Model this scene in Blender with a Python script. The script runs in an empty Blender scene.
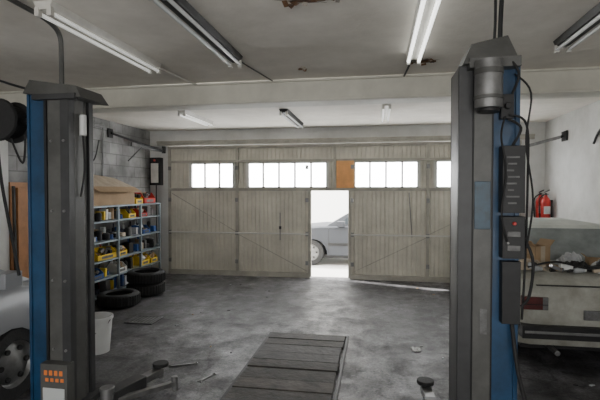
import bpy, bmesh, math, random
from mathutils import Vector, Matrix
random.seed(4)
S=bpy.context.scene
# ---------------------------------------------------------------- materials
MATS={}
def mat(name,col,rough=0.6,metal=0.0,var=0.0,scale=5.0,col2=None,bump=0.0,bscale=None,emit=0.0,rvar=0.0,detail=6):
    if name in MATS: return MATS[name]
    m=bpy.data.materials.new(name); m.use_nodes=True
    nt=m.node_tree; b=nt.nodes["Principled BSDF"]
    b.inputs["Base Color"].default_value=(*col,1); b.inputs["Roughness"].default_value=rough
    b.inputs["Metallic"].default_value=metal
    if emit>0:
        b.inputs["Emission Color"].default_value=(*col,1); b.inputs["Emission Strength"].default_value=emit
    tc=nt.nodes.new("ShaderNodeTexCoord")
    if var>0 or col2:
        n=nt.nodes.new("ShaderNodeTexNoise"); n.inputs["Scale"].default_value=scale; n.inputs["Detail"].default_value=detail
        n.inputs["Roughness"].default_value=0.65
        nt.links.new(tc.outputs["Object"],n.inputs["Vector"])
        r=nt.nodes.new("ShaderNodeValToRGB")
        r.color_ramp.elements[0].position=0.35; r.color_ramp.elements[1].position=0.68
        c2=col2 if col2 else tuple(c*(1-var) for c in col)
        r.color_ramp.elements[0].color=(*c2,1); r.color_ramp.elements[1].color=(*col,1)
        nt.links.new(n.outputs["Fac"],r.inputs["Fac"]); nt.links.new(r.outputs["Color"],b.inputs["Base Color"])
    if bump>0:
        n2=nt.nodes.new("ShaderNodeTexNoise"); n2.inputs["Scale"].default_value=bscale or scale*4; n2.inputs["Detail"].default_value=5
        nt.links.new(tc.outputs["Object"],n2.inputs["Vector"])
        bp=nt.nodes.new("ShaderNodeBump"); bp.inputs["Strength"].default_value=bump; bp.inputs["Distance"].default_value=0.02
        nt.links.new(n2.outputs["Fac"],bp.inputs["Height"]); nt.links.new(bp.outputs["Normal"],b.inputs["Normal"])
    MATS[name]=m; return m

def floor_mat():
    m=bpy.data.materials.new("stained_concrete"); m.use_nodes=True; nt=m.node_tree; L=nt.links; b=nt.nodes["Principled BSDF"]
    tc=nt.nodes.new("ShaderNodeTexCoord")
    def noise(s,d=6,dist=0.0,rough=.6,stretch=None):
        n=nt.nodes.new("ShaderNodeTexNoise"); n.inputs["Scale"].default_value=s; n.inputs["Detail"].default_value=d
        n.inputs["Distortion"].default_value=dist; n.inputs["Roughness"].default_value=rough
        if stretch:
            mp=nt.nodes.new("ShaderNodeMapping"); mp.inputs["Scale"].default_value=stretch; mp.inputs["Rotation"].default_value=(0,0,.25)
            L.new(tc.outputs["Object"],mp.inputs["Vector"]); L.new(mp.outputs["Vector"],n.inputs["Vector"])
        else: L.new(tc.outputs["Object"],n.inputs["Vector"])
        return n
    def ramp(src,p0,c0,p1,c1):
        r=nt.nodes.new("ShaderNodeValToRGB"); e=r.color_ramp.elements
        e[0].position=p0;e[0].color=(*c0,1);e[1].position=p1;e[1].color=(*c1,1); L.new(src,r.inputs["Fac"]); return r.outputs["Color"]
    def mul(x,y):
        mx=nt.nodes.new("ShaderNodeMix"); mx.data_type='RGBA'; mx.blend_type='MULTIPLY'; mx.inputs["Factor"].default_value=1
        L.new(x,mx.inputs["A"]); L.new(y,mx.inputs["B"]); return mx.outputs["Result"]
    g=lambda v:(v,v,v)
    col=ramp(noise(.7,9,.5).outputs["Fac"],.36,(.048,.047,.050),.64,(.135,.133,.140))
    col=mul(col,ramp(noise(2.4,10,.4,.75).outputs["Fac"],.42,g(.42),.58,g(1.2)))
    col=mul(col,ramp(noise(7,8,.2,.7).outputs["Fac"],.36,g(.35),.47,g(1.08)))
    col=mul(col,ramp(noise(5,8,0,.7,(1.0,.18,1)).outputs["Fac"],.40,g(.7),.62,g(1.25)))
    col=mul(col,ramp(noise(45,5,0,.75).outputs["Fac"],.35,g(.5),.65,g(1.4)))
    v=nt.nodes.new("ShaderNodeTexVoronoi"); v.feature='DISTANCE_TO_EDGE'; v.inputs["Scale"].default_value=.45
    nd=noise(2.5,6); va=nt.nodes.new("ShaderNodeVectorMath"); va.operation='ADD'
    L.new(tc.outputs["Object"],va.inputs[0]); sc=nt.nodes.new("ShaderNodeVectorMath"); sc.operation='SCALE'; sc.inputs["Scale"].default_value=.35
    L.new(nd.outputs["Color"],sc.inputs[0]); L.new(sc.outputs["Vector"],va.inputs[1]); L.new(va.outputs["Vector"],v.inputs["Vector"])
    col=mul(col,ramp(v.outputs["Distance"],.0,g(.45),.007,g(1)))
    L.new(col,b.inputs["Base Color"])
    mr=nt.nodes.new("ShaderNodeMapRange"); mr.inputs["From Min"].default_value=.35; mr.inputs["From Max"].default_value=.65
    mr.inputs["To Min"].default_value=.30; mr.inputs["To Max"].default_value=.70
    L.new(noise(3.1,9,.5,.7).outputs["Fac"],mr.inputs["Value"]); L.new(mr.outputs["Result"],b.inputs["Roughness"])
    bp=nt.nodes.new("ShaderNodeBump"); bp.inputs["Strength"].default_value=.55; bp.inputs["Distance"].default_value=.012
    L.new(noise(16,9,0,.7).outputs["Fac"],bp.inputs["Height"]); L.new(bp.outputs["Normal"],b.inputs["Normal"])
    return m
def block_mat():
    m=bpy.data.materials.new("concrete_blocks"); m.use_nodes=True; nt=m.node_tree; L=nt.links; b=nt.nodes["Principled BSDF"]
    tc=nt.nodes.new("ShaderNodeTexCoord"); s=nt.nodes.new("ShaderNodeSeparateXYZ"); c=nt.nodes.new("ShaderNodeCombineXYZ")
    L.new(tc.outputs["Object"],s.inputs[0]); L.new(s.outputs["Y"],c.inputs["X"]); L.new(s.outputs["Z"],c.inputs["Y"])
    br=nt.nodes.new("ShaderNodeTexBrick"); br.inputs["Scale"].default_value=1; br.inputs["Brick Width"].default_value=.42
    br.inputs["Row Height"].default_value=.2; br.inputs["Mortar Size"].default_value=.008
    br.inputs["Color1"].default_value=(.27,.27,.27,1); br.inputs["Color2"].default_value=(.34,.34,.34,1); br.inputs["Mortar"].default_value=(.2,.2,.2,1)
    L.new(c.outputs[0],br.inputs["Vector"])
    n=nt.nodes.new("ShaderNodeTexNoise"); n.inputs["Scale"].default_value=2.5; n.inputs["Detail"].default_value=9; L.new(tc.outputs["Object"],n.inputs["Vector"])
    r=nt.nodes.new("ShaderNodeValToRGB"); r.color_ramp.elements[0].position=.38; r.color_ramp.elements[1].position=.62
    r.color_ramp.elements[0].color=(.55,.55,.55,1); r.color_ramp.elements[1].color=(1.1,1.1,1.1,1); L.new(n.outputs["Fac"],r.inputs["Fac"])
    mx=nt.nodes.new("ShaderNodeMix"); mx.data_type='RGBA'; mx.blend_type='MULTIPLY'; mx.inputs["Factor"].default_value=1
    L.new(br.outputs["Color"],mx.inputs["A"]); L.new(r.outputs["Color"],mx.inputs["B"]); L.new(mx.outputs["Result"],b.inputs["Base Color"])
    b.inputs["Roughness"].default_value=.9
    bp=nt.nodes.new("ShaderNodeBump"); bp.inputs["Strength"].default_value=.5; bp.inputs["Distance"].default_value=.01; bp.invert=True
    L.new(br.outputs["Fac"],bp.inputs["Height"]); L.new(bp.outputs["Normal"],b.inputs["Normal"])
    return m
M_floor=floor_mat(); M_block=block_mat()
M_ceil=mat("ceiling_plaster",(.88,.84,.77),.9,col2=(.66,.62,.55),scale=1.1,bump=.15,bscale=30,detail=9)
M_white=mat("white_plaster",(.70,.70,.69),.85,col2=(.52,.52,.50),scale=1.5,bump=.12,bscale=25,detail=9)
M_dado=mat("grey_dado_paint",(.36,.37,.37),.7,var=.35,scale=2.5)
M_beam=mat("beam_paint",(.66,.64,.56),.6,var=.22,scale=2,detail=9)
M_door=mat("door_cream_paint",(.70,.67,.58),.5,var=.30,scale=1.6,detail=10)
M_doorf=mat("door_frame_paint",(.46,.44,.38),.5,var=.35,scale=3)
M_frame=mat("window_frame_paint",(.6,.6,.57),.5)
M_opal=mat("opal_glass_daylit",(.98,.99,1.0),.3,emit=19)  # panes glow by emission, standing in for daylight through the glass
M_steel=mat("worn_steel",(.28,.28,.28),.42,.7,var=.4,scale=8)
M_dark=mat("dark_metal",(.020,.020,.021),.5,.3,var=.4,scale=9)
M_black=mat("black_rubber",(.012,.012,.013),.7,var=.4,scale=12,bump=.2)
M_blue=mat("lift_blue_paint",(.012,.062,.145),.4,var=.5,scale=5)
M_post=mat("lift_grey_paint",(.040,.041,.043),.45,var=.45,scale=4,bump=.05)
M_postl=mat("lift_cover_grey",(.095,.095,.090),.45,var=.45,scale=4)
M_wood=mat("pit_plank_wood",(.055,.047,.040),.7,col2=(.020,.018,.016),scale=6,bump=.5,bscale=18)
M_ply=mat("plywood_brown",(.45,.20,.07),.6,var=.35,scale=4)
M_card=mat("cardboard",(.42,.29,.17),.85,var=.25,scale=3)
M_ocard=mat("orange_board",(.90,.45,.18),.8,var=.2,scale=6)
M_yel=mat("yellow_plastic",(.85,.58,.03),.45,var=.15,scale=8)
M_red=mat("red_plastic",(.55,.03,.025),.4,var=.2,scale=8)
M_bluep=mat("blue_plastic",(.03,.09,.30),.45)
M_wh=mat("white_plastic",(.7,.71,.7),.45,var=.12,scale=6)
M_shelf=mat("shelf_galvanised",(.30,.36,.40),.45,.4,var=.2,scale=6)
M_tubeoff=mat("fluorescent_glass",(.78,.80,.80),.25)
M_tubeon=mat("fluorescent_glowing",(.98,1.0,.96),.3,emit=2.6)
M_tubedim=mat("fluorescent_dim",(.97,.98,.93),.3,emit=.35)
M_fix=mat("fixture_enamel",(.68,.66,.61),.5,var=.2,scale=5)
M_rust=mat("rusty_plaster",(.28,.14,.06),.95,col2=(.05,.03,.02),scale=14)
M_flake=mat("peeling_paint",(.50,.45,.38),.9,var=.3,scale=12)
M_silver=mat("silver_car_paint",(.34,.35,.37),.3,.4,var=.08,scale=2)
M_beige=mat("dusty_car_paint",(.40,.40,.36),.55,.05,col2=(.22,.215,.18),scale=3.5)
M_dustroof=mat("dusty_pale_roof",(.66,.69,.65),.5,col2=(.46,.49,.46),scale=2.5)
M_wcar=mat("dark_car_paint",(.03,.033,.04),.75,.0)
M_glass=mat("dark_car_glass",(.02,.028,.035),.12,.0)
M_dglass=mat("dusty_car_glass",(.28,.31,.31),.45,var=.4,scale=4)
M_tail=mat("tail_lamp_red",(.11,.012,.010),.35,var=.5,scale=9)
M_head=mat("headlamp_glass",(.6,.65,.68),.1)
M_chrome=mat("chrome",(.5,.5,.52),.25,1.0)
M_asph=mat("sunlit_paving",(.62,.61,.59),.9,var=.12,scale=2)
M_fac=mat("facade_render",(.80,.79,.76),.9,var=.06,scale=1)
M_lab=mat("pale_label",(.5,.52,.52),.5)
M_dlab=mat("dirty_label",(.16,.16,.16),.5,var=.5,scale=20)
M_olab=mat("orange_label",(.75,.2,.04),.5)
M_bsticker=mat("blue_sticker",(.018,.06,.10),.4,var=.5,scale=20)
M_bag=mat("pale_plastic_sheet",(.5,.52,.54),.35,var=.3,scale=7)
M_cloth=mat("dark_rag",(.05,.055,.08),.9,var=.5,scale=10)
M_tan=mat("tan_foam",(.50,.42,.32),.9,var=.3,scale=8)

# ---------------------------------------------------------------- builder
class B:
    def __init__(s,M=None):
        s.v=[];s.f=[];s.mi=[];s.mats=[];s.M=M or Matrix.Identity(4)
    def m(s,mt):
        if mt not in s.mats: s.mats.append(mt)
        return s.mats.index(mt)
    def add(s,vs,fs,mt):
        o=len(s.v); s.v+= [s.M@Vector(v) for v in vs]; k=s.m(mt)
        for f in fs: s.f.append([i+o for i in f]); s.mi.append(k)
    def box(s,a,b,mt):
        x0,x1=sorted((a[0],b[0]));y0,y1=sorted((a[1],b[1]));z0,z1=sorted((a[2],b[2]))
        s.add([(x0,y0,z0),(x1,y0,z0),(x1,y1,z0),(x0,y1,z0),(x0,y0,z1),(x1,y0,z1),(x1,y1,z1),(x0,y1,z1)],
              [(3,2,1,0),(4,5,6,7),(0,1,5,4),(1,2,6,5),(2,3,7,6),(3,0,4,7)],mt)
    def obox(s,c,size,rot,mt):
        R=Matrix.Translation(c)@rot.to_4x4()
        h=[d/2 for d in size]; old=s.M; s.M=old@R; s.box((-h[0],-h[1],-h[2]),h,mt); s.M=old
    def bar(s,p0,p1,w,h,mt):
        p0=Vector(p0);p1=Vector(p1);d=p1-p0; q=d.to_track_quat('X','Z'); s.obox((p0+p1)/2,(d.length,w,h),q.to_matrix(),mt)
    def hexa(s,v8,mt): s.add(v8,[(3,2,1,0),(4,5,6,7),(0,1,5,4),(1,2,6,5),(2,3,7,6),(3,0,4,7)],mt)
    def cyl(s,p0,p1,r0,mt,r1=None,n=16,caps=True):
        r1=r0 if r1 is None else r1; p0=Vector(p0);p1=Vector(p1);d=(p1-p0).normalized()
        a=d.orthogonal().normalized(); b=d.cross(a); vs=[]
        for p,r in((p0,r0),(p1,r1)):
            for i in range(n):
                t=2*math.pi*i/n; vs.append(p+a*math.cos(t)*r+b*math.sin(t)*r)
        fs=[(i,(i+1)%n,n+(i+1)%n,n+i) for i in range(n)]
        if caps: fs+=[tuple(range(n-1,-1,-1)),tuple(range(n,2*n))]
        s.add(vs,fs,mt)
    def tube(s,pts,r,mt,n=8,sub=6):
        P=[Vector(p) for p in pts]; out=[]
        for i in range(len(P)-1):
            a=P[max(i-1,0)];b=P[i];c=P[i+1];d=P[min(i+2,len(P)-1)]
            for k in range(sub):
                t=k/sub; out.append(.5*((2*b)+(c-a)*t+(2*a-5*b+4*c-d)*t*t+(-a+3*b-3*c+d)*t**3))
        out.append(P[-1]); vs=[]; prev=None
        for i,p in enumerate(out):
            t=(out[min(i+1,len(out)-1)]-out[max(i-1,0)]).normalized()
            u=prev-t*prev.dot(t) if prev else t.orthogonal()
            u.normalize(); prev=u.copy(); w=t.cross(u)
            for k in range(n):
                g=2*math.pi*k/n; vs.append(p+u*math.cos(g)*r+w*math.sin(g)*r)
        fs=[]
        for i in range(len(out)-1):
            for k in range(n): fs.append((i*n+k,i*n+(k+1)%n,(i+1)*n+(k+1)%n,(i+1)*n+k))
        fs+=[tuple(range(n-1,-1,-1)),tuple(range((len(out)-1)*n,len(out)*n))]
        s.add(vs,fs,mt)
    def prism(s,poly,fn,a,b,mt):
        n=len(poly); vs=[fn(p,a) for p in poly]+[fn(p,b) for p in poly]
        fs=[tuple(range(n-1,-1,-1)),tuple(range(n,2*n))]+[(i,(i+1)%n,n+(i+1)%n,n+i) for i in range(n)]
        s.add(vs,fs,mt)
    def lathe(s,c,axis,prof,mt,n=32,closed=False):
        c=Vector(c);d=Vector(axis).normalized();a=d.orthogonal().normalized();b=d.cross(a);vs=[];k=len(prof)
        for r,h in prof:
            for i in range(n):
                t=2*math.pi*i/n; vs.append(c+d*h+(a*math.cos(t)+b*math.sin(t))*r)
        fs=[]
        for j in range(k if closed else k-1):
            j2=(j+1)%k
            for i in range(n): fs.append((j*n+i,j*n+(i+1)%n,j2*n+(i+1)%n,j2*n+i))
        s.add(vs,fs,mt)
    def quadpanel(s,q,ins,off,mt):
        q=[Vector(p) for p in q]; l,r,b,t=ins
        def P(u,v): return (q[0]*(1-u)+q[1]*u)*(1-v)+(q[3]*(1-u)+q[2]*u)*v
        n=(q[1]-q[0]).cross(q[3]-q[0]).normalized()
        ps=[P(l,b),P(1-r,b),P(1-r,1-t),P(l,1-t)]
        s.hexa([p-n*.01 for p in ps]+[p+n*off for p in ps],mt)
    def done(s,name,bevel=0,smooth=True,parent=None,seg=2):
        me=bpy.data.meshes.new(name); me.from_pydata([tuple(v) for v in s.v],[],s.f)
        for mt in s.mats: me.materials.append(mt)
        me.polygons.foreach_set("material_index",s.mi); me.update()
        bm=bmesh.new(); bm.from_mesh(me); bmesh.ops.recalc_face_normals(bm,faces=bm.faces); bm.to_mesh(me); bm.free()
        if smooth:
            me.shade_smooth(); me.set_sharp_from_angle(angle=math.radians(35))
        ob=bpy.data.objects.new(name,me); S.collection.objects.link(ob)
        if bevel:
            md=ob.modifiers.new("bevel",'BEVEL'); md.width=bevel; md.segments=seg; md.limit_method='ANGLE'; md.angle_limit=math.radians(40)
        if parent: ob.parent=parent
        return ob
def empty(name):
    e=bpy.data.objects.new(name,None); S.collection.objects.link(e); e.empty_display_size=.1; return e

XL,XR,YF,YN,H=-4.7,3.0,8.8,-3.0,2.98
# ---------------------------------------------------------------- room shell
b=B(); b.box((XL-.3,YN-.3,-.2),(XR+.3,YF+.2,0),M_floor); b.done("floor")
b=B(); b.box((XL-.3,YN-.3,H),(XR+.3,YF+.25,H+.2),M_ceil); b.done("ceiling")
b=B(); b.box((XL-.25,YN-.3,0),(XL,YF+.2,H),M_block); b.done("wall_left")
b=B(); b.box((XR,YN-.3,1.12),(XR+.25,YF+.2,H),M_white); b.box((XR,YN-.3,0),(XR+.25,YF+.2,1.12),M_dado)
b.done("wall_right")
b=B(); b.box((XR-.05,5.4,1.09),(XR,YF-.2,1.15),M_white); b.done("trim_1",.005)
b=B(); b.box((XL,YF,0),(-4.3,YF+.2,H),M_white); b.box((2.6,YF,0),(XR,YF+.2,H),M_white); b.box((-4.3,YF,2.67),(2.6,YF+.2,H),M_white)
b.done("wall_far")
WZ0,WZ1=.9,2.3
b=B()
b.box((XL,YN-.2,0),(XR,YN,WZ0),M_white); b.box((XL,YN-.2,WZ1),(XR,YN,H),M_white)
for x0,x1 in((XL,-4.0),(-1.2,-.5),(2.3,XR)): b.box((x0,YN-.2,WZ0),(x1,YN,WZ1),M_white)
b.done("wall_near")
for k,(x0,x1) in enumerate(((-4.0,-1.2),(-.5,2.3))):  # unseen windows added so sky light fills the room from behind the camera
    b=B()
    for i in range(5):
        x=x0+(x1-x0)*i/4; b.box((x-.02,YN-.12,WZ0),(x+.02,YN-.06,WZ1),M_frame)
    for z in(WZ0+.02,1.6,WZ1-.02): b.box((x0,YN-.12,z-.02),(x1,YN-.06,z+.02),M_frame)
    b.done("window_%d"%(5+k))
b=B(); b.box((XL,4.96,2.73),(XR,5.24,H),M_beam); b.box((XL,4.93,2.73),(XR,4.96,2.755),M_beam); b.box((XL,4.93,H-.025),(XR,4.96,H),M_beam)
b.done("ceiling_beam",.006)
b=B(); b.box((XL,4.72,0),(XL+.14,4.96,2.72),M_white); b.box((XL,4.7,2.6),(XL+.2,4.96,2.72),M_white); b.done("wall_pilaster",.008)

# ---------------------------------------------------------------- gate (door_1)
gate=empty("door_1")
def ribbed(bb,x0,x1,z0,z1,y,mt,pitch=.085):
    n=max(1,round((x1-x0)/pitch)); p=(x1-x0)/n; pts=[]
    for i in range(n):
        a=x0+i*p; pts+=[(a,y+.014),(a+.014,y),(a+p-.014,y),(a+p-.001,y+.014)]
    vs=[];fs=[]
    for (x,yy) in pts: vs+=[(x,yy,z0),(x,yy,z1)]
    for i in range(len(pts)-1): fs.append((2*i,2*i+2,2*i+3,2*i+1))
    k=len(vs); vs+=[(x0,y+.035,z0),(x1,y+.035,z0),(x1,y+.035,z1),(x0,y+.035,z1)]; fs.append((k,k+1,k+2,k+3))
    bb.add(vs,fs,mt)
X0,XO1,XO2,X1=-4.3,-1.31,-.52,2.6
wins=[(-3.80,-2.87,3),(-2.58,-.96,5),(-.44,.78,4),(1.09,2.3,4)]
b=B()
ribbed(b,X0,XO1,.04,1.76,8.84,M_door); ribbed(b,XO2,X1,.04,1.76,8.84,M_door)
ribbed(b,X0,X1,2.33,2.66,8.84,M_door)
xs=[X0]+[c for w in wins for c in w[:2]]+[X1]
for i in range(0,len(xs),2): ribbed(b,xs[i],xs[i+1],1.76,2.33,8.84,M_door)
b.done("ribbed_panels",parent=gate,smooth=False)
b=B()
yf0,yf1=8.79,8.838
for x in(X0+.03,-2.805,.951,X1-.03): b.box((x-.025,yf0,.03),(x+.025,yf1,2.66),M_doorf)
b.box((-.84,yf0,1.76),(-.79,yf1,2.66),M_doorf)
for x in(XO1,XO2): b.box((x-.03,yf0,.03),(x+.03,yf1,1.76),M_doorf)
b.box((X0,yf0+.005,2.60),(X1,yf1,2.66),M_doorf); b.box((X0,yf0+.005,1.735),(X1,yf1,1.79),M_doorf); b.box((X0,yf0+.005,2.31),(X1,yf1,2.36),M_doorf)
b.box((X0,yf0+.005,.004),(XO1,yf1,.10),M_doorf); b.box((XO2,yf0+.005,.004),(X1,yf1,.10),M_doorf)
for a,c in((X0,XO1),(XO2,X1)): b.cyl((a+.03,8.775,.88),(c-.03,8.775,.88),.016,M_frame)
for p,q in(((-4.2,1.68),(-2.85,.92)),((-2.75,.84),(-1.36,.14)),((-.47,.14),(.92,.84)),((1.0,.92),(2.5,1.68))):
    b.bar((p[0],8.785,p[1]),(q[0],8.785,q[1]),.008,.015,M_doorf)
for x in(-4.25,-2.805,-1.36,-.47,.951,2.55):
    for z in(.3,.88,1.55,2.2): b.box((x-.03,8.765,z-.04),(x+.03,8.79,z+.04),M_steel)
b.cyl((-1.9,8.76,.75),(-1.9,8.76,1.3),.010,M_steel); b.box((-1.92,8.75,.97),(-1.88,8.79,1.03),M_dark)
b.cyl((.66,8.77,.85),(.60,8.77,1.7),.008,M_steel)
b.done("frame_rails",.003,parent=gate)
b=B(); b.box((X0-.2,8.72,2.67),(X1+.2,8.80,2.72),M_doorf); b.box((X0-.2,8.70,2.72),(X1+.2,8.74,2.76),M_doorf); b.done("top_track",.003,parent=gate)
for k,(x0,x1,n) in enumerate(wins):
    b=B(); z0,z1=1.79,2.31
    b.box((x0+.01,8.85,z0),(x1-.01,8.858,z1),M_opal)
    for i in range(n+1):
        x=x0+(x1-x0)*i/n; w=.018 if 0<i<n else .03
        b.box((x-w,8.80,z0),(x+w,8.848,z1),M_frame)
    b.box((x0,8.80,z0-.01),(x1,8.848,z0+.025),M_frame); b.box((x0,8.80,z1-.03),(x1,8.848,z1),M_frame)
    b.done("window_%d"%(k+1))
b=B(); b.box((-.78,8.77,1.79),(-.44,8.785,2.32),M_ocard); b.done("orange_cardboard_sheet",.003)

# ---------------------------------------------------------------- outside
b=B(); b.box((-14,YF+.2,-.22),(14,30,-.02),M_asph); b.done("ground_outside")
b=B(); b.box((-14,19,-.02),(14,19.4,7),M_fac)
for i in range(5):
    for z in(1.0,4.0):
        b.box((-9+i*4,18.93,z),(-7.6+i*4,19.0,z+1.5),M_frame)
b.done("building_across_street")

# ---------------------------------------------------------------- cars
def wheel(b,c,side,r=.31,w=.19,rim=M_steel):
    ri=r*.62
    prof=[(ri,-w/2),(r*.93,-w/2),(r,-w/2+.03),(r,w/2-.03),(r*.93,w/2),(ri,w/2)]
    b.lathe(c,(0,1,0),prof,M_black,32,closed=True)
    o=side*(w/2-.03)
    b.lathe(c,(0,1,0),[(ri,o+side*.02),(ri*.9,o-side*.02),(ri*.5,o),(ri*.25,o+side*.015),(.001,o+side*.02)],rim,24)
    for k in range(6):
        a=k*math.pi/3; p=Vector(c)+Vector((math.cos(a)*ri*.68,o+side*.004,math.sin(a)*ri*.68))
        b.cyl(p-Vector((0,.012,0)),p+Vector((0,.012,0)),ri*.12,M_dark,n=10)
def car(name,origin,heading,prof,arch,gh,W,paint,roofm,glass,L=4.0,mir=.16,bump=None,old=False):
    M=Matrix.Translation(origin)@Matrix.Rotation(heading,4,'Z')
    b=B(M); bump=bump or M_dark
    poly=list(prof); zb=.22
    for ax in sorted(arch,reverse=True):
        for k in range(0,11):
            t=math.pi*k/10; poly.append((ax+.37*math.cos(t),zb+.03+.37*math.sin(t)*1.0))
    h=W/2
    sl=[(-h,.965),(-h+.03,.985),(-h+.12,1.0),(h-.12,1.0),(h-.03,.985),(h,.965)]
    cx=L/2; n=len(poly); vs=[];fs=[]
    for y,sc in sl:
        for (x,z) in poly:
            vs.append((cx+(x-cx)*(1-(1-sc)*1.6),y,z*sc if z>.62 else z))
    for j in range(len(sl)-1):
        for i in range(n): fs.append((j*n+i,j*n+(i+1)%n,(j+1)*n+(i+1)%n,(j+1)*n+i))
    fs+=[tuple(range(n-1,-1,-1)),tuple(range((len(sl)-1)*n,len(sl)*n))]
    b.add(vs,fs,paint)
    xr,xrr,xrf,xf,zbt,zr=gh; a=h-.06; c=h-.24
    V=[(xr,-a,zbt-.03),(xf,-a,zbt-.03),(xf,a,zbt-.03),(xr,a,zbt-.03),(xrr,-c,zr),(xrf,-c,zr),(xrf,c,zr),(xrr,c,zr)]
    b.hexa(V,roofm)
    b.hexa([(xrr+.06,-c+.06,zr-.005),(xrf-.06,-c+.06,zr-.005),(xrf-.06,c-.06,zr-.005),(xrr+.06,c-.06,zr-.005),
            (xrr+.2,-c+.2,zr+.03),(xrf-.2,-c+.2,zr+.03),(xrf-.2,c-.2,zr+.03),(xrr+.2,c-.2,zr+.03)],roofm)
    b.quadpanel([V[3],V[0],V[4],V[7]],(.07,.07,.12,.1),.008,glass)
    b.quadpanel([V[1],V[2],V[6],V[5]],(.05,.05,.08,.07),.008,glass)
    b.quadpanel([V[0],V[1],V[5],V[4]],(.10,.49,.14,.12),.008,glass)
    b.quadpanel([V[0],V[1],V[5],V[4]],(.53,.09,.14,.12),.008,glass)
    b.quadpanel([V[2],V[3],V[7],V[6]],(.49,.10,.14,.12),.008,glass)
    b.quadpanel([V[2],V[3],V[7],V[6]],(.09,.53,.14,.12),.008,glass)
    for ax in arch:
        for s in(-1,1):
            wheel(b,(ax,s*(h-.11),.31),s)
        b.cyl((ax,-h+.2,.31),(ax,h-.2,.31),.06,M_dark)
    for ax in arch: b.box((ax-.33,-h+.24,.2),(ax+.33,h-.24,.6),M_dark)
    b.box((.25,-h+.1,.17),(L-.3,h-.1,.26),M_dark)
    for s in(-1,1):
        y0=s*(h+.002)
        mid=(arch[0]+arch[1])/2
        for x in(mid-.02,arch[1]-.42): b.box((x-.005,y0-.006,.3),(x+.005,y0+.003,.88),M_dark)
        b.box((arch[0]+.4,y0-.01,.48),(arch[1]-.4,y0+.012,.54),M_dark)
        b.box((mid-.2,y0-.01,.78),(mid-.06,y0+.02,.81),M_dark)
        b.box((xf-.45,s*(h-.03),zbt-.02),(xf-.28,s*(h+mir),zbt+.10),paint)
    zz=.38
    b.box((L-.1,-h+.05,zz-.06),(L+.03,h-.05,zz+.1),bump)
    if old:
        b.box((-.07,-h+.02,zz-.02),(.06,h-.02,zz+.10),bump); b.box((-.078,-h+.04,zz+.03),(-.06,h-.04,zz+.055),M_steel)
        for s in(-1,1):
            b.box((-.02,s*(h-.26),.62),(.1,s*(h-.035),.74),M_tail); b.box((-.024,s*(h-.26),.665),(.0,s*(h-.035),.673),M_dark)
            b.box((-.022,s*(h-.26),.62),(.0,s*(h-.21),.74),M_dlab)
        b.box((-.02,-.22,.54),(.05,.22,.63),M_dlab)
        b.box((-.005,-h+.16,.845),(.05,h-.16,.855),M_dark)
        b.cyl((-.03,0,.78),(.0,0,.78),.018,M_chrome,n=12)
    else:
        b.box((-.05,-h+.04,zz-.04),(.08,h-.04,zz+.12),bump)
        for s in(-1,1): b.box((-.012,s*(h-.34),.62),(.1,s*(h-.06),.78),M_tail)
        b.box((-.02,-.26,.54),(.05,.26,.62),M_dlab)
    b.box((L-.12,-.38,.55),(L-.015,.38,.68),M_dark)
    for k in range(4): b.box((L-.05,-.37,.56+k*.03),(L-.008,.37,.568+k*.03),M_chrome)
    for s in(-1,1):
        b.hexa([(L-.28,s*(h-.42),.56),(L-.03,s*(h-.42),.56),(L-.12,s*(h+.004),.58),(L-.34,s*(h+.004),.6),
                (L-.30,s*(h-.42),.71),(L-.05,s*(h-.42),.70),(L-.16,s*(h-.0),.71),(L-.36,s*(h+.0),.72)],M_head)
    b.cyl((-.03,.45,.22),(.3,.45,.22),.025,M_steel)
    return b.done(name,.012)
hatch=[(.38,.22),(.04,.26),(0,.45),(.02,.75),(.08,.98),(1.5,1.0),(3.25,1.0),(3.7,.90),(3.95,.74),(4.03,.52),(4.0,.30),(3.9,.22)]
car("silver_hatchback_car",(-3.72,.05,0),math.radians(90),hatch,[.75,3.2],(.15,.5,2.45,3.42,1.0,1.45),1.6,M_silver,M_silver,M_glass,L=4.03,mir=.1)
sedan=[(.4,.22),(.05,.27),(0,.45),(0,.80),(.03,.88),(.12,.935),(.5,.955),(.9,.96),(3.0,.93),(3.7,.86),(4.0,.74),(4.06,.5),(4.0,.28),(3.9,.22)]
car("dusty_sedan_car",(2.12,4.55,0),math.radians(90),sedan,[.85,3.2],(.75,1.2,2.3,2.95,.95,1.34),1.58,M_beige,M_dustroof,M_dglass,L=4.06,mir=.05,old=True)
car("parked_car_outside",(1.68,11.2,-.02),math.radians(180),sedan,[.85,3.2],(.55,1.1,2.1,2.85,.95,1.36),1.62,M_wcar,M_wcar,M_glass,L=4.06)

# ---------------------------------------------------------------- lights fixtures
def fluor(x,y0,y1,tm,w=.14,body=M_fix):
    b=B(); zt=H-.002
    b.prism([(-w/2,0),(w/2,0),(w/2-.02,-.045),(.03,-.055),(-.03,-.055),(-w/2+.02,-.045)],lambda p,t:(x+p[0],t,zt+p[1]),y0,y1,body)
    for s in(-1,1):
        b.cyl((x+s*.045,y0+.03,zt-.075),(x+s*.045,y1-.03,zt-.075),.014,tm,n=12)
        for y in(y0+.015,y1-.015): b.box((x+s*.045-.016,y-.018,zt-.098),(x+s*.045+.016,y+.018,zt-.04),M_fix)
    b.done("fluorescent_ceiling_light",.002)
fluor(-2.14,2.62,4.12,M_tubedim)
fluor(-1.29,2.5,4.02,M_tubeoff,body=M_dark)
fluor(.32,2.7,4.2,M_tubeon,w=.13)
fluor(1.50,2.6,4.05,M_tubeoff,body=M_dark)
fluor(-2.95,6.5,7.7,M_tubedim); fluor(-1.4,6.7,8.2,M_tubeoff,body=M_dark); fluor(.13,6.4,7.7,M_tubedim)
b=B(); b.tube([(-2.14,4.14,H-.02),(-2.1,4.5,H-.02),(-2.05,4.92,H-.02)],.012,M_fix)
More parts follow.
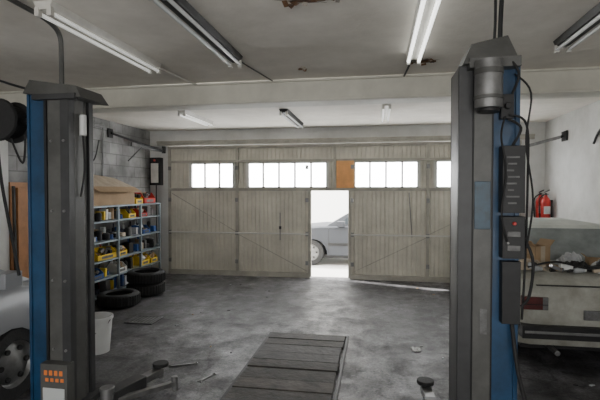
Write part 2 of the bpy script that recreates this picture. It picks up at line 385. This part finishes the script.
b.tube([(.32,4.22,H-.02),(.30,4.6,H-.02),(.28,4.92,H-.02)],.010,M_dark)
b.tube([(-1.29,4.04,H-.015),(-1.22,4.5,H-.015),(-1.15,4.92,H-.015)],.006,M_dark)
b.done("ceiling_conduit")
def flake(x,y,rx,ry,name):
    b=B(); n=26; z=H-.003
    for mt,k,dz in((M_flake,1.25,0),(M_rust,.85,-.003)):
        vs=[(x,y,z+dz)]
        for i in range(n):
            t=2*math.pi*i/n; q=k*random.uniform(.55,1.1); vs.append((x+math.cos(t)*rx*q,y+math.sin(t)*ry*q,z+dz))
        b.add(vs,[(0,1+i,1+(i+1)%n) for i in range(n)],mt)
    for i in range(12):
        t=random.uniform(0,6.28); p=(x+math.cos(t)*rx*.8,y+math.sin(t)*ry*.8,z-.012)
        b.obox(p,(random.uniform(.02,.06),random.uniform(.02,.05),.002),Matrix.Rotation(random.uniform(-.8,.8),3,'X')@Matrix.Rotation(t,3,'Z'),M_flake if i%2 else M_rust)
    b.done(name,smooth=False)
flake(-.42,2.90,.22,.04,"peeling_ceiling_paint"); flake(.42,4.45,.13,.09,"peeling_ceiling_paint"); flake(-.74,4.5,.03,.05,"peeling_ceiling_paint")

# ---------------------------------------------------------------- lift posts
def left_post():
    b=B(); y0,y1=2.9,3.13; T=2.44
    b.box((-2.50,y0+.0,.02),(-2.34,y1+.1,T),M_blue)
    b.box((-2.50,y0-.012,.02),(-2.48,y0+.02,T),M_blue)
    b.box((-2.34,y0-.015,.05),(-2.22,y0+.06,T-.01),M_postl)
    b.box((-2.35,y0-.03,.05),(-2.33,y0,T-.01),M_dark)
    b.box((-2.34,y0+.06,.02),(-2.20,y1,T),M_dark)
    b.box((-2.22,y0-.03,.02),(-2.15,y0+.03,T),M_post)
    b.box((-2.175,y0+.03,.02),(-2.15,y1-.09,T),M_postl)
    b.box((-2.22,y1-.03,.02),(-2.15,y1+.02,T),M_post)
    b.cyl((-2.185,y0+.19,.1),(-2.185,y0+.19,T),.015,M_steel)
    b.hexa([(-2.50,y0-.05,T),(-2.04,y0-.05,T-.04),(-2.04,y1+.06,T-.04),(-2.50,y1+.06,T),
            (-2.46,y0-.03,T+.10),(-2.09,y0-.03,T+.045),(-2.09,y1+.04,T+.045),(-2.46,y1+.04,T+.10)],M_postl)
    b.box((-2.42,y0-.06,T-.05),(-2.08,y0-.02,T-.01),M_post)
    b.box((-2.70,2.72,0),(-1.95,3.36,.025),M_post)
    b.box((-2.35,y0-.09,.22),(-2.14,y0-.01,.52),M_postl)
    for i in range(4): b.box((-2.32+i*.04,y0-.094,.44-.0),(-2.295+i*.04,y0-.088,.475),M_olab)
    for i in range(4): b.box((-2.31+i*.04,y0-.094,.395),(-2.285+i*.04,y0-.088,.42),M_olab)
    b.box((-2.33,y0-.094,.25),(-2.16,y0-.088,.35),M_lab)
    b.box((-2.22,y0-.02,.16),(-2.09,y1+.03,.20),M_post)
    for z in(.6,1.1,1.6,2.1): b.cyl((-2.30,y0-.025,z),(-2.30,y0-.01,z),.01,M_steel,n=8); b.cyl((-2.19,y0-.04,z),(-2.19,y0-.01,z),.01,M_steel,n=8)
    b.cyl((-2.13,y0+.1,2.15),(-2.13,y0+.1,2.3),.025,M_wh)
    b.tube([(-2.13,y0+.1,2.15),(-2.12,y0+.1,1.9),(-2.14,y0+.08,1.7)],.007,M_black)
    b.box((-2.78,y0+.1,2.25),(-2.50,y0+.14,2.29),M_dark)
    b.lathe((-2.76,y0+.0,2.27),(0,1,0),[(.02,0),(.15,0),(.16,.02),(.12,.03),(.12,.16),(.16,.17),(.15,.19),(.02,.19)],M_black,24,closed=True)
    b.tube([(-2.86,y0+.1,2.18),(-2.80,y0+.08,1.8),(-2.72,y0+.08,1.4),(-2.68,y0+.1,1.1)],.012,M_black)
    b.tube([(-2.70,y0+.06,2.14),(-2.60,y0+.06,1.95),(-2.52,y0+.0,2.15)],.008,M_black)
    b.tube([(-2.30,y0+.1,T+.04),(-2.30,y0+.1,2.75),(-2.30,y0+.08,2.89),(-2.295,y0-.05,2.945),(-2.29,y0-.3,2.955),(-2.27,y0-.9,2.955)],.017,M_postl,n=10)
    return b
b=left_post(); lp=b.done("two_post_car_lift",.006)
def arm(b,piv,end,pad):
    b.bar((piv[0],piv[1],.13),(piv[0]*.4+end[0]*.6,piv[1]*.4+end[1]*.6,.12),.12,.10,M_post)
    b.bar((piv[0]*.5+end[0]*.5,piv[1]*.5+end[1]*.5,.12),(end[0],end[1],.115),.08,.06,M_steel)
    b.cyl((piv[0],piv[1],.03),(piv[0],piv[1],.22),.055,M_steel)
    b.cyl((end[0],end[1],.05),(end[0],end[1],.17),.03,M_steel); b.cyl((end[0],end[1],.155),(end[0],end[1],.185),.07,M_black)
def sub(fn,name,parent):
    b=B(); fn(b); o=b.done(name,.005); o.parent=parent
sub(lambda b:arm(b,(-2.06,3.16),(-1.93,3.78),1),"lift_arm_a",lp)
sub(lambda b:(b.bar((-2.02,3.2,.1),(-1.72,3.62,.08),.05,.04,M_steel),b.cyl((-1.72,3.62,.02),(-1.72,3.62,.14),.028,M_steel)),"lift_arm_b",lp)
b=B(); y0,y1=2.8,3.08; T=2.48
b.box((.475,y0,.02),(.50,y1,T),M_post); b.box((.475,y0-.01,.02),(.56,y0+.02,T),M_post)
b.box((.56,y0-.02,.03),(.66,y0+.05,T-.02),M_postl); b.box((.553,y0-.016,.03),(.562,y0-.0,T-.02),M_dark)
b.box((.50,y0+.05,.02),(.66,y1-.04,T),M_dark); b.box((.475,y1-.03,.02),(.56,y1,T),M_post)
b.box((.66,y0,.02),(.80,y1+.08,T+.02),M_blue); b.box((.79,y0-.012,.02),(.815,y0+.03,T+.02),M_blue)
b.box((.655,y0-.015,.02),(.67,y0+.02,T),M_dark)
b.box((.565,y0-.024,1.52),(.655,y0-.015,1.80),M_bsticker)
b.box((.60,y0-.024,.9),(.64,y0-.015,1.05),M_dlab)
b.hexa([(.49,y0-.06,T),(.80,y0-.06,T),(.80,y1+.05,T),(.49,y1+.05,T),(.54,y0-.03,T+.12),(.74,y0-.03,T+.16),(.74,y1,T+.16),(.54,y1,T+.12)],M_postl)
b.box((.52,y0-.08,T-.03),(.80,y0+.0,T+.03),M_postl)
b.cyl((.62,y0-.10,T-.27),(.62,y0-.10,T+.0),.075,M_steel,n=24); b.cyl((.62,y0-.10,T-.29),(.62,y0-.10,T-.27),.06,M_dark,n=24)
b.cyl((.62,y0-.10,T-.08),(.62,y0-.10,T-.05),.079,M_postl,n=24); b.cyl((.62,y0-.10,T-.22),(.62,y0-.10,T-.2),.079,M_postl,n=24)
b.box((.58,y0-.09,T-.10),(.66,y0,T-.04),M_dark)
b.box((.70,y0-.10,1.62),(.82,y0-.01,2.0),M_dark); b.box((.705,y0-.09,1.36),(.825,y0-.01,1.60),M_dark); b.box((.71,y0-.07,.98),(.81,y0-.01,1.34),M_dark)
for i in range(8): b.box((.72+.008*(i%2),y0-.104,1.93-i*.037),(.79-.015*(i%3),y0-.095,1.94-i*.037),M_dlab)
for z in(1.50,1.42): b.box((.73,y0-.094,z-.015),(.80,y0-.075,z+.015),M_dlab)
b.cyl((.765,y0-.11,1.56),(.765,y0-.085,1.56),.010,M_red); b.cyl((.73,y0-.11,1.45),(.73,y0-.085,1.45),.008,M_steel)
b.box((.70,y0-.05,2.16),(.77,y0-.0,2.30),M_dark); b.cyl((.735,y0-.08,2.23),(.735,y0-.05,2.23),.018,M_dark)
b.tube([(.76,y0-.05,2.3),(.78,y0-.1,2.4),(.74,y0-.06,2.5)],.008,M_black)
b.tube([(.74,y0-.04,2.16),(.80,y0-.08,2.1),(.76,y0-.06,2.0)],.008,M_black)
b.tube([(.74,y0-.06,2.18),(.835,y0-.06,2.12),(.85,y0-.04,1.8),(.84,y0-.04,1.3),(.83,y0-.03,1.0)],.007,M_black)
b.tube([(.72,y0-.06,2.17),(.69,y0-.10,2.05),(.715,y0-.11,1.85),(.69,y0-.12,1.62),(.73,y0-.10,1.45)],.006,M_black)
b.tube([(.78,y0-.02,2.42),(.86,y0-.05,2.3),(.83,y0-.07,2.02),(.87,y0-.07,1.7),(.835,y0-.08,1.42)],.006,M_black)
b.tube([(.82,y0-.05,1.5),(.87,y0-.08,1.35),(.86,y0-.06,1.15),(.82,y0-.05,1.08)],.009,M_black)
b.tube([(.77,y0-.05,.98),(.80,y0-.08,.7),(.87,y0-.1,.4),(.93,y0-.06,.1),(.98,y0+.1,.015),(1.1,y0+.4,.015)],.012,M_black)
b.box((.3,2.62,0),(1.0,3.26,.025),M_post)
b.box((.46,y0-.02,.16),(.50,y1+.03,.30),M_post)
b.tube([(.73,y0+.1,T+.1),(.73,y0+.1,2.75),(.74,y0+.1,H-.01)],.014,M_dark); b.tube([(.69,y0+.1,T+.1),(.70,y0+.1,2.75),(.70,y0+.1,H-.01)],.009,M_dark)
rp=b.done("two_post_car_lift",.006)
sub(lambda b:arm(b,(.44,3.12),(.40,3.80),1),"lift_arm_c",rp)
b=B(); b.tube([(-3.6,3.2,2.96),(-3.1,3.15,2.68),(-2.8,3.05,2.57),(-2.56,3.0,2.50)],.009,M_black); b.done("power_cable")

# ---------------------------------------------------------------- pit cover
b=B(); px0,px1=-1.25,-.35; y=1.2
b.box((px0-.03,1.15,.0),(px0,5.33,.016),M_dark); b.box((px1,1.15,0),(px1+.03,5.33,.016),M_dark); b.box((px0-.03,5.29,0),(px1+.03,5.33,.017),M_dark)
pl=[M_wood,mat("pit_plank_wood_b",(.085,.072,.06),.7,col2=(.03,.027,.025),scale=5,bump=.5,bscale=16),mat("pit_plank_wood_c",(.042,.038,.035),.65,col2=(.018,.016,.016),scale=7,bump=.4,bscale=20)]
while y<5.27:
    w=random.choice((.2,.22,.25)); e=min(y+w-.012,5.28)
    b.box((px0+.005,y,.002),(px1-.005-random.uniform(0,.02),e,.028+random.uniform(0,.012)),random.choice(pl)); y+=w
b.done("inspection_pit_cover",.004)
b=B(); b.box((-3.27,5.40,0),(-2.88,5.74,.006),M_dark)
for i in range(7): b.box((-3.24+i*.05,5.43,.006),(-3.218+i*.05,5.71,.014),M_steel)
for q in((-3.27,5.40,-2.88,5.42),(-3.27,5.72,-2.88,5.74),(-3.27,5.42,-3.25,5.72),(-2.90,5.42,-2.88,5.72)): b.box((q[0],q[1],.006),(q[2],q[3],.015),M_steel)
b.done("floor_drain_grate")
b=B()
for i in range(9):
    b.obox((.42+random.uniform(-.05,.05),5.02+random.uniform(-.05,.05),.010),(.05,.035,.012),Matrix.Rotation(random.uniform(0,3),3,'Z'),M_wh)
b.done("crumpled_paper_scraps",.002)
def spanner(x,y,a,L=.22):
    M=Matrix.Translation((x,y,.006))@Matrix.Rotation(a,4,'Z'); b=B(M)
    b.box((-L/2,-.009,-.004),(L/2,.009,.004),M_steel)
    b.lathe((L/2+.012,0,0),(0,0,1),[(.012,-.005),(.022,-.005),(.022,.005),(.012,.005)],M_steel,16,closed=True)
    for s in(-1,1): b.bar((-L/2,s*.006,0),(-L/2-.03,s*.018,0),.010,.009,M_steel)
    b.done("spanner",.001)
spanner(-1.90,4.20,.5); spanner(-1.55,3.95,1.2,.16)
b=B()
for i in range(30):
    x=random.choice((random.uniform(-4.1,-1.5),random.uniform(.0,2.6))); y=random.uniform(4.4,8.4)
    if x>1.2: y=random.uniform(3.8,4.4)
    if x<-3.4: y=random.uniform(4.7,5.3)
    b.obox((x,y,.006),(random.uniform(.01,.05),random.uniform(.01,.03),.008),Matrix.Rotation(random.uniform(0,3),3,'Z'),random.choice((M_dark,M_card,M_steel,M_bag)))
b.done("floor_debris")

# ---------------------------------------------------------------- shelf
b=B(); sx0,sx1=-4.66,-4.22; ys=[6.1,6.82,7.54,8.26]; zs=[.10,.36,.64,.94,1.26,1.50]
for y in ys:
    for x in(sx0,sx1):
        b.box((x-.02,y-.018,0),(x+.02,y+.018,1.499),M_shelf)
    b.bar((sx0,y,.2),(sx1,y,.75),.006,.02,M_shelf)
for z in zs: b.box((sx0,ys[0],z-.018),(sx1,ys[-1],z),M_shelf); b.box((sx1-.005,ys[0],z-.026),(sx1+.012,ys[-1],z),M_shelf)
b.done("metal_storage_shelf",.002)
def bin_(x,y,z,w,d,h,mt,name="storage_bin"):
    b=B(); t=.008
    b.box((x-d,y-w/2,z),(x,y+w/2,z+t),mt); b.box((x-d,y-w/2,z),(x-d+t,y+w/2,z+h),mt)
    for s in(-1,1):
        yy=y+s*w/2; y2=yy-s*t
        pts=[(x-d,z),(x,z),(x,z+h*.5),(x-d*.3,z+h),(x-d,z+h)]
        b.prism(pts,lambda p,q:(p[0],q,p[1]),min(yy,y2),max(yy,y2),mt)
    b.box((x-t,y-w/2,z),(x,y+w/2,z+h*.5),mt)
    b.box((x,y-w*.3,z+h*.12),(x+.003,y+w*.3,z+h*.36),M_dlab)
    for k in range(9): b.obox((x-d*.4+random.uniform(-.07,.07),y+random.uniform(-.3,.3)*w,z+h*random.uniform(.3,.9)),(.07,.05,h*.35),Matrix.Rotation(random.uniform(0,3),3,'Z')@Matrix.Rotation(random.uniform(0,1),3,'X'),random.choice((M_steel,M_dark,M_card,M_wh,M_dark)))
    b.done(name,.002)
e=.002
for (y,z,w,h,mt) in [(6.55,.64,.50,.17,M_yel),(7.0,.64,.26,.15,M_yel),
    (7.75,.36,.28,.17,M_yel),(8.08,.36,.26,.17,M_yel),(7.3,1.26,.24,.15,M_yel),
    (7.7,1.26,.24,.14,M_red),(7.55,1.50,.24,.17,M_yel),(7.93,1.50,.42,.2,M_red),(6.98,.36,.26,.16,M_wh),(7.8,.94,.26,.15,M_bluep),(6.3,.36,.3,.15,M_bluep)]:
    bin_(sx1-.02,y,z+e,w,.26,h,mt)
b=B()
for z in zs[:-1]:
    y=6.16
    while y<8.12:
        r=random.random(); w=random.uniform(.06,.14)
        mt=random.choice((M_dark,M_dark,M_steel,M_cloth,M_bluep,M_wh,M_card,M_black,M_red,M_tan))
        x=sx0+random.uniform(.03,.06)
        if r<.45: b.cyl((x+.03,y+w/2,z+e),(x+.03,y+w/2,z+random.uniform(.12,.17)),w*.3,mt,n=14); b.cyl((x+.03,y+w/2,z+.1),(x+.03,y+w/2,z+.22),w*.12,mt,n=10)
        else: b.box((x-.01,y,z+e),(x+.06,y+w*.92,z+random.uniform(.08,.2)),mt)
        y+=w+.01
free=[(.64,7.2,8.2),(.94,6.15,7.6),(.94,8.0,8.22),(1.26,6.15,7.15),(1.26,7.9,8.22),(.36,6.5,6.8),(.36,7.15,7.55),(.10,6.15,8.2)]
for z,ya,yb in free:
    y=ya
    while y<yb-.06:
        w=random.uniform(.05,.15); w=min(w,yb-y); hh=random.uniform(.06,.2)
        mt=random.choice((M_dark,M_cloth,M_bluep,M_wh,M_card,M_black,M_red,M_tan,M_steel,M_bag,M_dark,M_yel))
        cx=sx1-random.uniform(.08,.17)
        if random.random()<.45: b.cyl((cx,y+w/2,z+e),(cx,y+w/2,z+hh),w*.42,mt,n=16); b.cyl((cx,y+w/2,z+hh),(cx,y+w/2,z+hh+.015),w*.3,M_dark,n=12)
        else: b.obox((cx,y+w/2,z+hh/2+.012),(.14,w*.8,hh),Matrix.Rotation(random.uniform(-.3,.3),3,'Z')@Matrix.Rotation(random.uniform(-.1,.1),3,'X'),mt)
        y+=w+.005
b.done("assorted_spare_parts",.004)
b=B(); x0,x1,ya,yb,z0,z1=-4.62,-4.24,6.15,7.38,1.504,1.80; t=.006
b.box((x0,ya,z0),(x1,yb,z0+t),M_tan)
for q in((x0,ya,x0+t,yb),(x1-t,ya,x1,yb),(x0,ya,x1,ya+t),(x0,yb-t,x1,yb)): b.box((q[0],q[1],z0),(q[2],q[3],z1),M_card)
b.hexa([(x1-t,ya,z1),(x1+.14,ya,z1-.08),(x1+.14,yb,z1-.08),(x1-t,yb,z1),(x1-t,ya,z1+t),(x1+.14,ya,z1-.08+t),(x1+.14,yb,z1-.08+t),(x1-t,yb,z1+t)],M_card)
b.hexa([(x0,ya,z1),(x1,ya,z1-.0),(x1,yb,z1),(x0,yb,z1),(x0,ya+.05,z1+.24),(x0+.05,ya+.05,z1+.24),(x0+.05,yb-.1,z1+.16),(x0,yb-.1,z1+.16)],M_tan)
b.done("open_cardboard_carton",.003)
def tyre(c,axis,name="car_tyre",r=.30,w=.19):
    b=B(); ri=.19
    prof=[(ri,-w*.38),(ri+.02,-w*.5),(r*.85,-w*.52),(r*.96,-w*.42),(r,-w*.3),(r,w*.3),(r*.96,w*.42),(r*.85,w*.52),(ri+.02,w*.5),(ri,w*.38),(ri+.03,w*.3),(r*.9,w*.25),(r*.9,-w*.25),(ri+.03,-w*.3)]
    b.lathe(c,axis,prof,M_black,40,closed=True)
    d=Vector(axis).normalized(); a=d.orthogonal().normalized(); q=d.cross(a)
    for k in range(40):
        t=2*math.pi*k/40; p=Vector(c)+(a*math.cos(t)+q*math.sin(t))*(r+.002)
        b.bar(p-d*w*.36,p+d*w*.36,.012,.012,M_black)
    b.done(name)
tyre((-3.86,6.25,.102),(0,0,1)); tyre((-3.84,7.02,.102),(0,0,1)); tyre((-3.82,7.0,.305),(.03,-.02,1))

# ---------------------------------------------------------------- left wall things
b=B(); b.box((-4.62,4.99,0.0),(-4.57,5.40,1.85),M_ply); b.box((-4.56,5.06,0),(-4.52,5.34,1.78),M_ply)
b.bar((-4.50,5.0,.0),(-4.53,5.0,1.80),.03,.03,M_wood); b.done("leaning_wooden_boards",.003)
b=B(); b.cyl((XL+.04,7.35,2.76),(-4.3,8.62,2.54),.02,M_dark); b.box((XL+.004,7.28,2.68),(XL+.03,7.42,2.84),M_dark)
b.bar((-4.60,7.9,2.62),(-4.33,8.60,2.56),.05,.08,M_steel); b.cyl((-4.30,8.62,2.50),(-4.30,8.62,2.64),.04,M_dark)
b.bar((XL+.03,7.9,2.3),(-4.5,8.1,2.58),.02,.02,M_dark); b.done("gate_closer_arm",.004)
b=B(); b.box((-4.64,8.66,1.85),(-4.40,8.795,2.42),M_dark); b.box((-4.60,8.64,1.9),(-4.44,8.66,2.3),M_fix); b.tube([(-4.52,8.72,1.85),(-4.53,8.74,1.2),(-4.52,8.74,.5)],.012,M_dark)
b.cyl((-4.52,8.63,2.36),(-4.52,8.66,2.36),.02,M_red)
b.done("electrical_switch_box",.006)
b=B(); b.tube([(XL+.03,6.0,2.6),(XL+.03,6.6,2.3),(XL+.03,6.85,2.25),(XL+.03,7.0,2.6)],.01,M_black)
b.cyl((XL+.03,6.05,2.3),(XL+.03,6.05,2.7),.02,M_dark); b.done("wall_cable")
b=B()
for z in(2.84,2.89): b.cyl((XL+.025,5.3,z),(XL+.025,7.15,z-.01),.012,M_steel,n=10)
b.cyl((XL+.025,7.12,1.9),(XL+.025,7.12,2.84),.012,M_steel,n=10)
for y in(5.8,6.7): b.box((XL+.002,y-.015,2.81),(XL+.02,y+.015,2.91),M_dark)
b.box((XL+.002,7.05,1.82),(XL+.06,7.19,1.96),M_fix)
b.done("electrical_conduit",.002)
b=B(); b.cyl((XR-.04,7.9,2.62),(2.25,7.95,2.42),.022,M_dark); b.box((XR-.03,7.8,2.54),(XR-.004,8.0,2.7),M_dark)
b.bar((2.9,7.85,2.6),(2.35,7.9,2.45),.05,.05,M_steel); b.cyl((2.25,7.95,2.36),(2.25,7.95,2.5),.04,M_dark); b.done("gate_closer_arm",.004)
b=B(); b.tube([(XR-.02,5.6,2.62),(XR-.02,6.6,2.60),(XR-.02,6.9,2.4)],.016,M_dark); b.done("electrical_conduit")
def ext(x,y,z):
    b=B(); r=.075
    b.lathe((x,y,z),(0,0,1),[(.001,0),(r*.9,0),(r,.015),(r,.36),(r*.8,.42),(.03,.45),(.025,.48),(.001,.48)],M_red,24)
    b.cyl((x,y,z+.48),(x,y,z+.52),.02,M_dark); b.bar((x-.02,y,z+.53),(x+.02,y-.11,z+.57),.02,.012,M_dark); b.bar((x,y,z+.50),(x,y-.10,z+.50),.02,.012,M_dark)
    b.tube([(x,y+.02,z+.5),(x-.08,y+.05,z+.42),(x-.095,y+.02,z+.2),(x-.09,y,z+.08)],.01,M_black)
    b.box((x-.05,y-.079,z+.16),(x+.05,y-.06,z+.29),M_lab)
    b.box((x+r-.005,y-.04,z+.1),(x+.10,y+.04,z+.4),M_dark)
    b.done("fire_extinguisher")
ext(2.87,8.62,1.18); ext(2.87,8.36,1.18)
b=B(); b.lathe((-2.98,4.40,0),(0,0,1),[(.001,.003),(.125,.003),(.155,.36),(.165,.36),(.165,.39),(.15,.39),(.12,.02),(.001,.02)],M_wh,32)
b.tube([(-3.14,4.4,.36),(-3.09,4.32,.27),(-2.98,4.235,.22),(-2.87,4.32,.27),(-2.82,4.4,.36)],.005,M_dark)
b.done("white_plastic_bucket")
def crumple(name,x,y,z,rx,ry,h,mt,seed):
    random.seed(seed); b=B(); n=14; vs=[];fs=[]
    for i in range(n+1):
        for j in range(n+1):
            u=2*i/n-1; v=2*j/n-1; q=max(0,1-u*u)*max(0,1-v*v)
            vs.append((x+u*rx*random.uniform(.92,1.04),y+v*ry*random.uniform(.92,1.04),z+h*(q**.5)*random.uniform(.5,1.05)))
    for i in range(n):
        for j in range(n): a=i*(n+1)+j; fs.append((a,a+n+1,a+n+2,a+1))
    b.add(vs,fs,mt); b.done(name,smooth=False)
def carton(c,size,rz,name="cardboard_box",flap=.07):
    M=Matrix.Translation(c)@Matrix.Rotation(rz,4,'Z'); b=B(M); w,d,h=[q/2 for q in size]; t=.006
    b.box((-w,-d,0),(w,d,t),M_card)
    for q in((-w,-d,-w+t,d),(w-t,-d,w,d),(-w,-d,w,-d+t),(-w,d-t,w,d)): b.box((q[0],q[1],0),(q[2],q[3],2*h),M_card)
    for s in(-1,1): b.bar((s*w,0,2*h),(s*(w+flap),0,2*h+flap),2*d,t,M_card)
    b.box((-.03,-d-.001,0),(.03,-d,2*h),M_tan); b.box((-w+.02,-d+.02,h),(w-.02,d-.02,h*1.5),M_cloth)
    b.done(name,.002)
carton((1.66,5.10,.965),(.20,.18,.20),.5,flap=.06); carton((2.32,5.14,.965),(.28,.16,.07),-.2,flap=.04)
crumple("plastic_sheet_bundle",1.99,5.06,.962,.12,.13,.15,M_bag,3)
crumple("plastic_sheet_bundle",2.28,4.90,.960,.17,.09,.12,M_wh,13)
crumple("dark_rag_heap",2.68,5.04,.960,.15,.16,.17,M_cloth,5); crumple("dark_rag_heap",1.93,4.82,.958,.16,.07,.10,M_dark,8); crumple("dark_rag_heap",1.52,4.85,.955,.14,.08,.11,M_tan,9)
b=B(); random.seed(21)
for i in range(34):
    x=random.uniform(1.48,2.76); y=random.uniform(4.68,4.72); mt=random.choice((M_steel,M_dark,M_wh,M_card,M_dark,M_chrome,M_bag,M_tan,M_black))
    zz=.975+.02*(i%3)
    if i%3: b.obox((x,y,zz),(random.uniform(.04,.14),.05,random.uniform(.02,.06)),Matrix.Rotation(random.uniform(-.5,.5),3,'Z')@Matrix.Rotation(random.uniform(-.4,.4),3,'Y'),mt)
    else: b.cyl((x-.03,y,zz),(x+.06,y+.01,zz+.01),.024,mt,n=12)
b.tube([(1.45,4.68,1.0),(1.7,4.66,1.06),(2.0,4.67,1.0),(2.25,4.66,1.05),(2.5,4.68,1.0)],.010,M_black)
b.lathe((2.15,4.70,1.05),(0,.8,.6),[(.05,-.012),(.08,-.012),(.08,.012),(.05,.012)],M_steel,24,closed=True)
b.done("loose_car_parts",.003)

# ---------------------------------------------------------------- lights
W=bpy.data.worlds.new("World"); S.world=W; W.use_nodes=True
bg=W.node_tree.nodes["Background"]; bg.inputs[0].default_value=(1,.99,.965,1); bg.inputs[1].default_value=11.5
def area(name,loc,rot,sx,sy,e,col=(1,1,1),portal=False):
    l=bpy.data.lights.new(name,'AREA'); l.shape='RECTANGLE'; l.size=sx; l.size_y=sy; l.energy=e; l.color=col
    o=bpy.data.objects.new(name,l); o.location=loc; o.rotation_euler=rot; S.collection.objects.link(o)
    if portal: l.cycles.is_portal=True
    return o
area("door_portal",(-.915,8.95,.88),(math.radians(-90),0,0),.8,1.76,1,portal=True)
area("near_window_portal",(-2.6,YN-.13,1.6),(math.radians(90),0,0),2.8,1.4,1,portal=True)  # portals for the two added windows
area("near_window_portal",(.9,YN-.13,1.6),(math.radians(90),0,0),2.8,1.4,1,portal=True)
sl=bpy.data.lights.new("sun",'SUN'); sl.energy=24; sl.angle=math.radians(.6); sl.color=(1,.97,.93)
so=bpy.data.objects.new("sun",sl); so.rotation_euler=Vector((2.4,-.82,-1.9)).to_track_quat('-Z','Y').to_euler(); so.location=(-8,14,8); S.collection.objects.link(so)

# ---------------------------------------------------------------- camera
cd=bpy.data.cameras.new("camera"); cd.lens=27; cd.sensor_width=36; cd.clip_start=.05
co=bpy.data.objects.new("camera",cd); co.location=(0,0,1.75); co.rotation_euler=(math.radians(90-1.27),0,math.radians(9.7))
S.collection.objects.link(co); S.camera=co
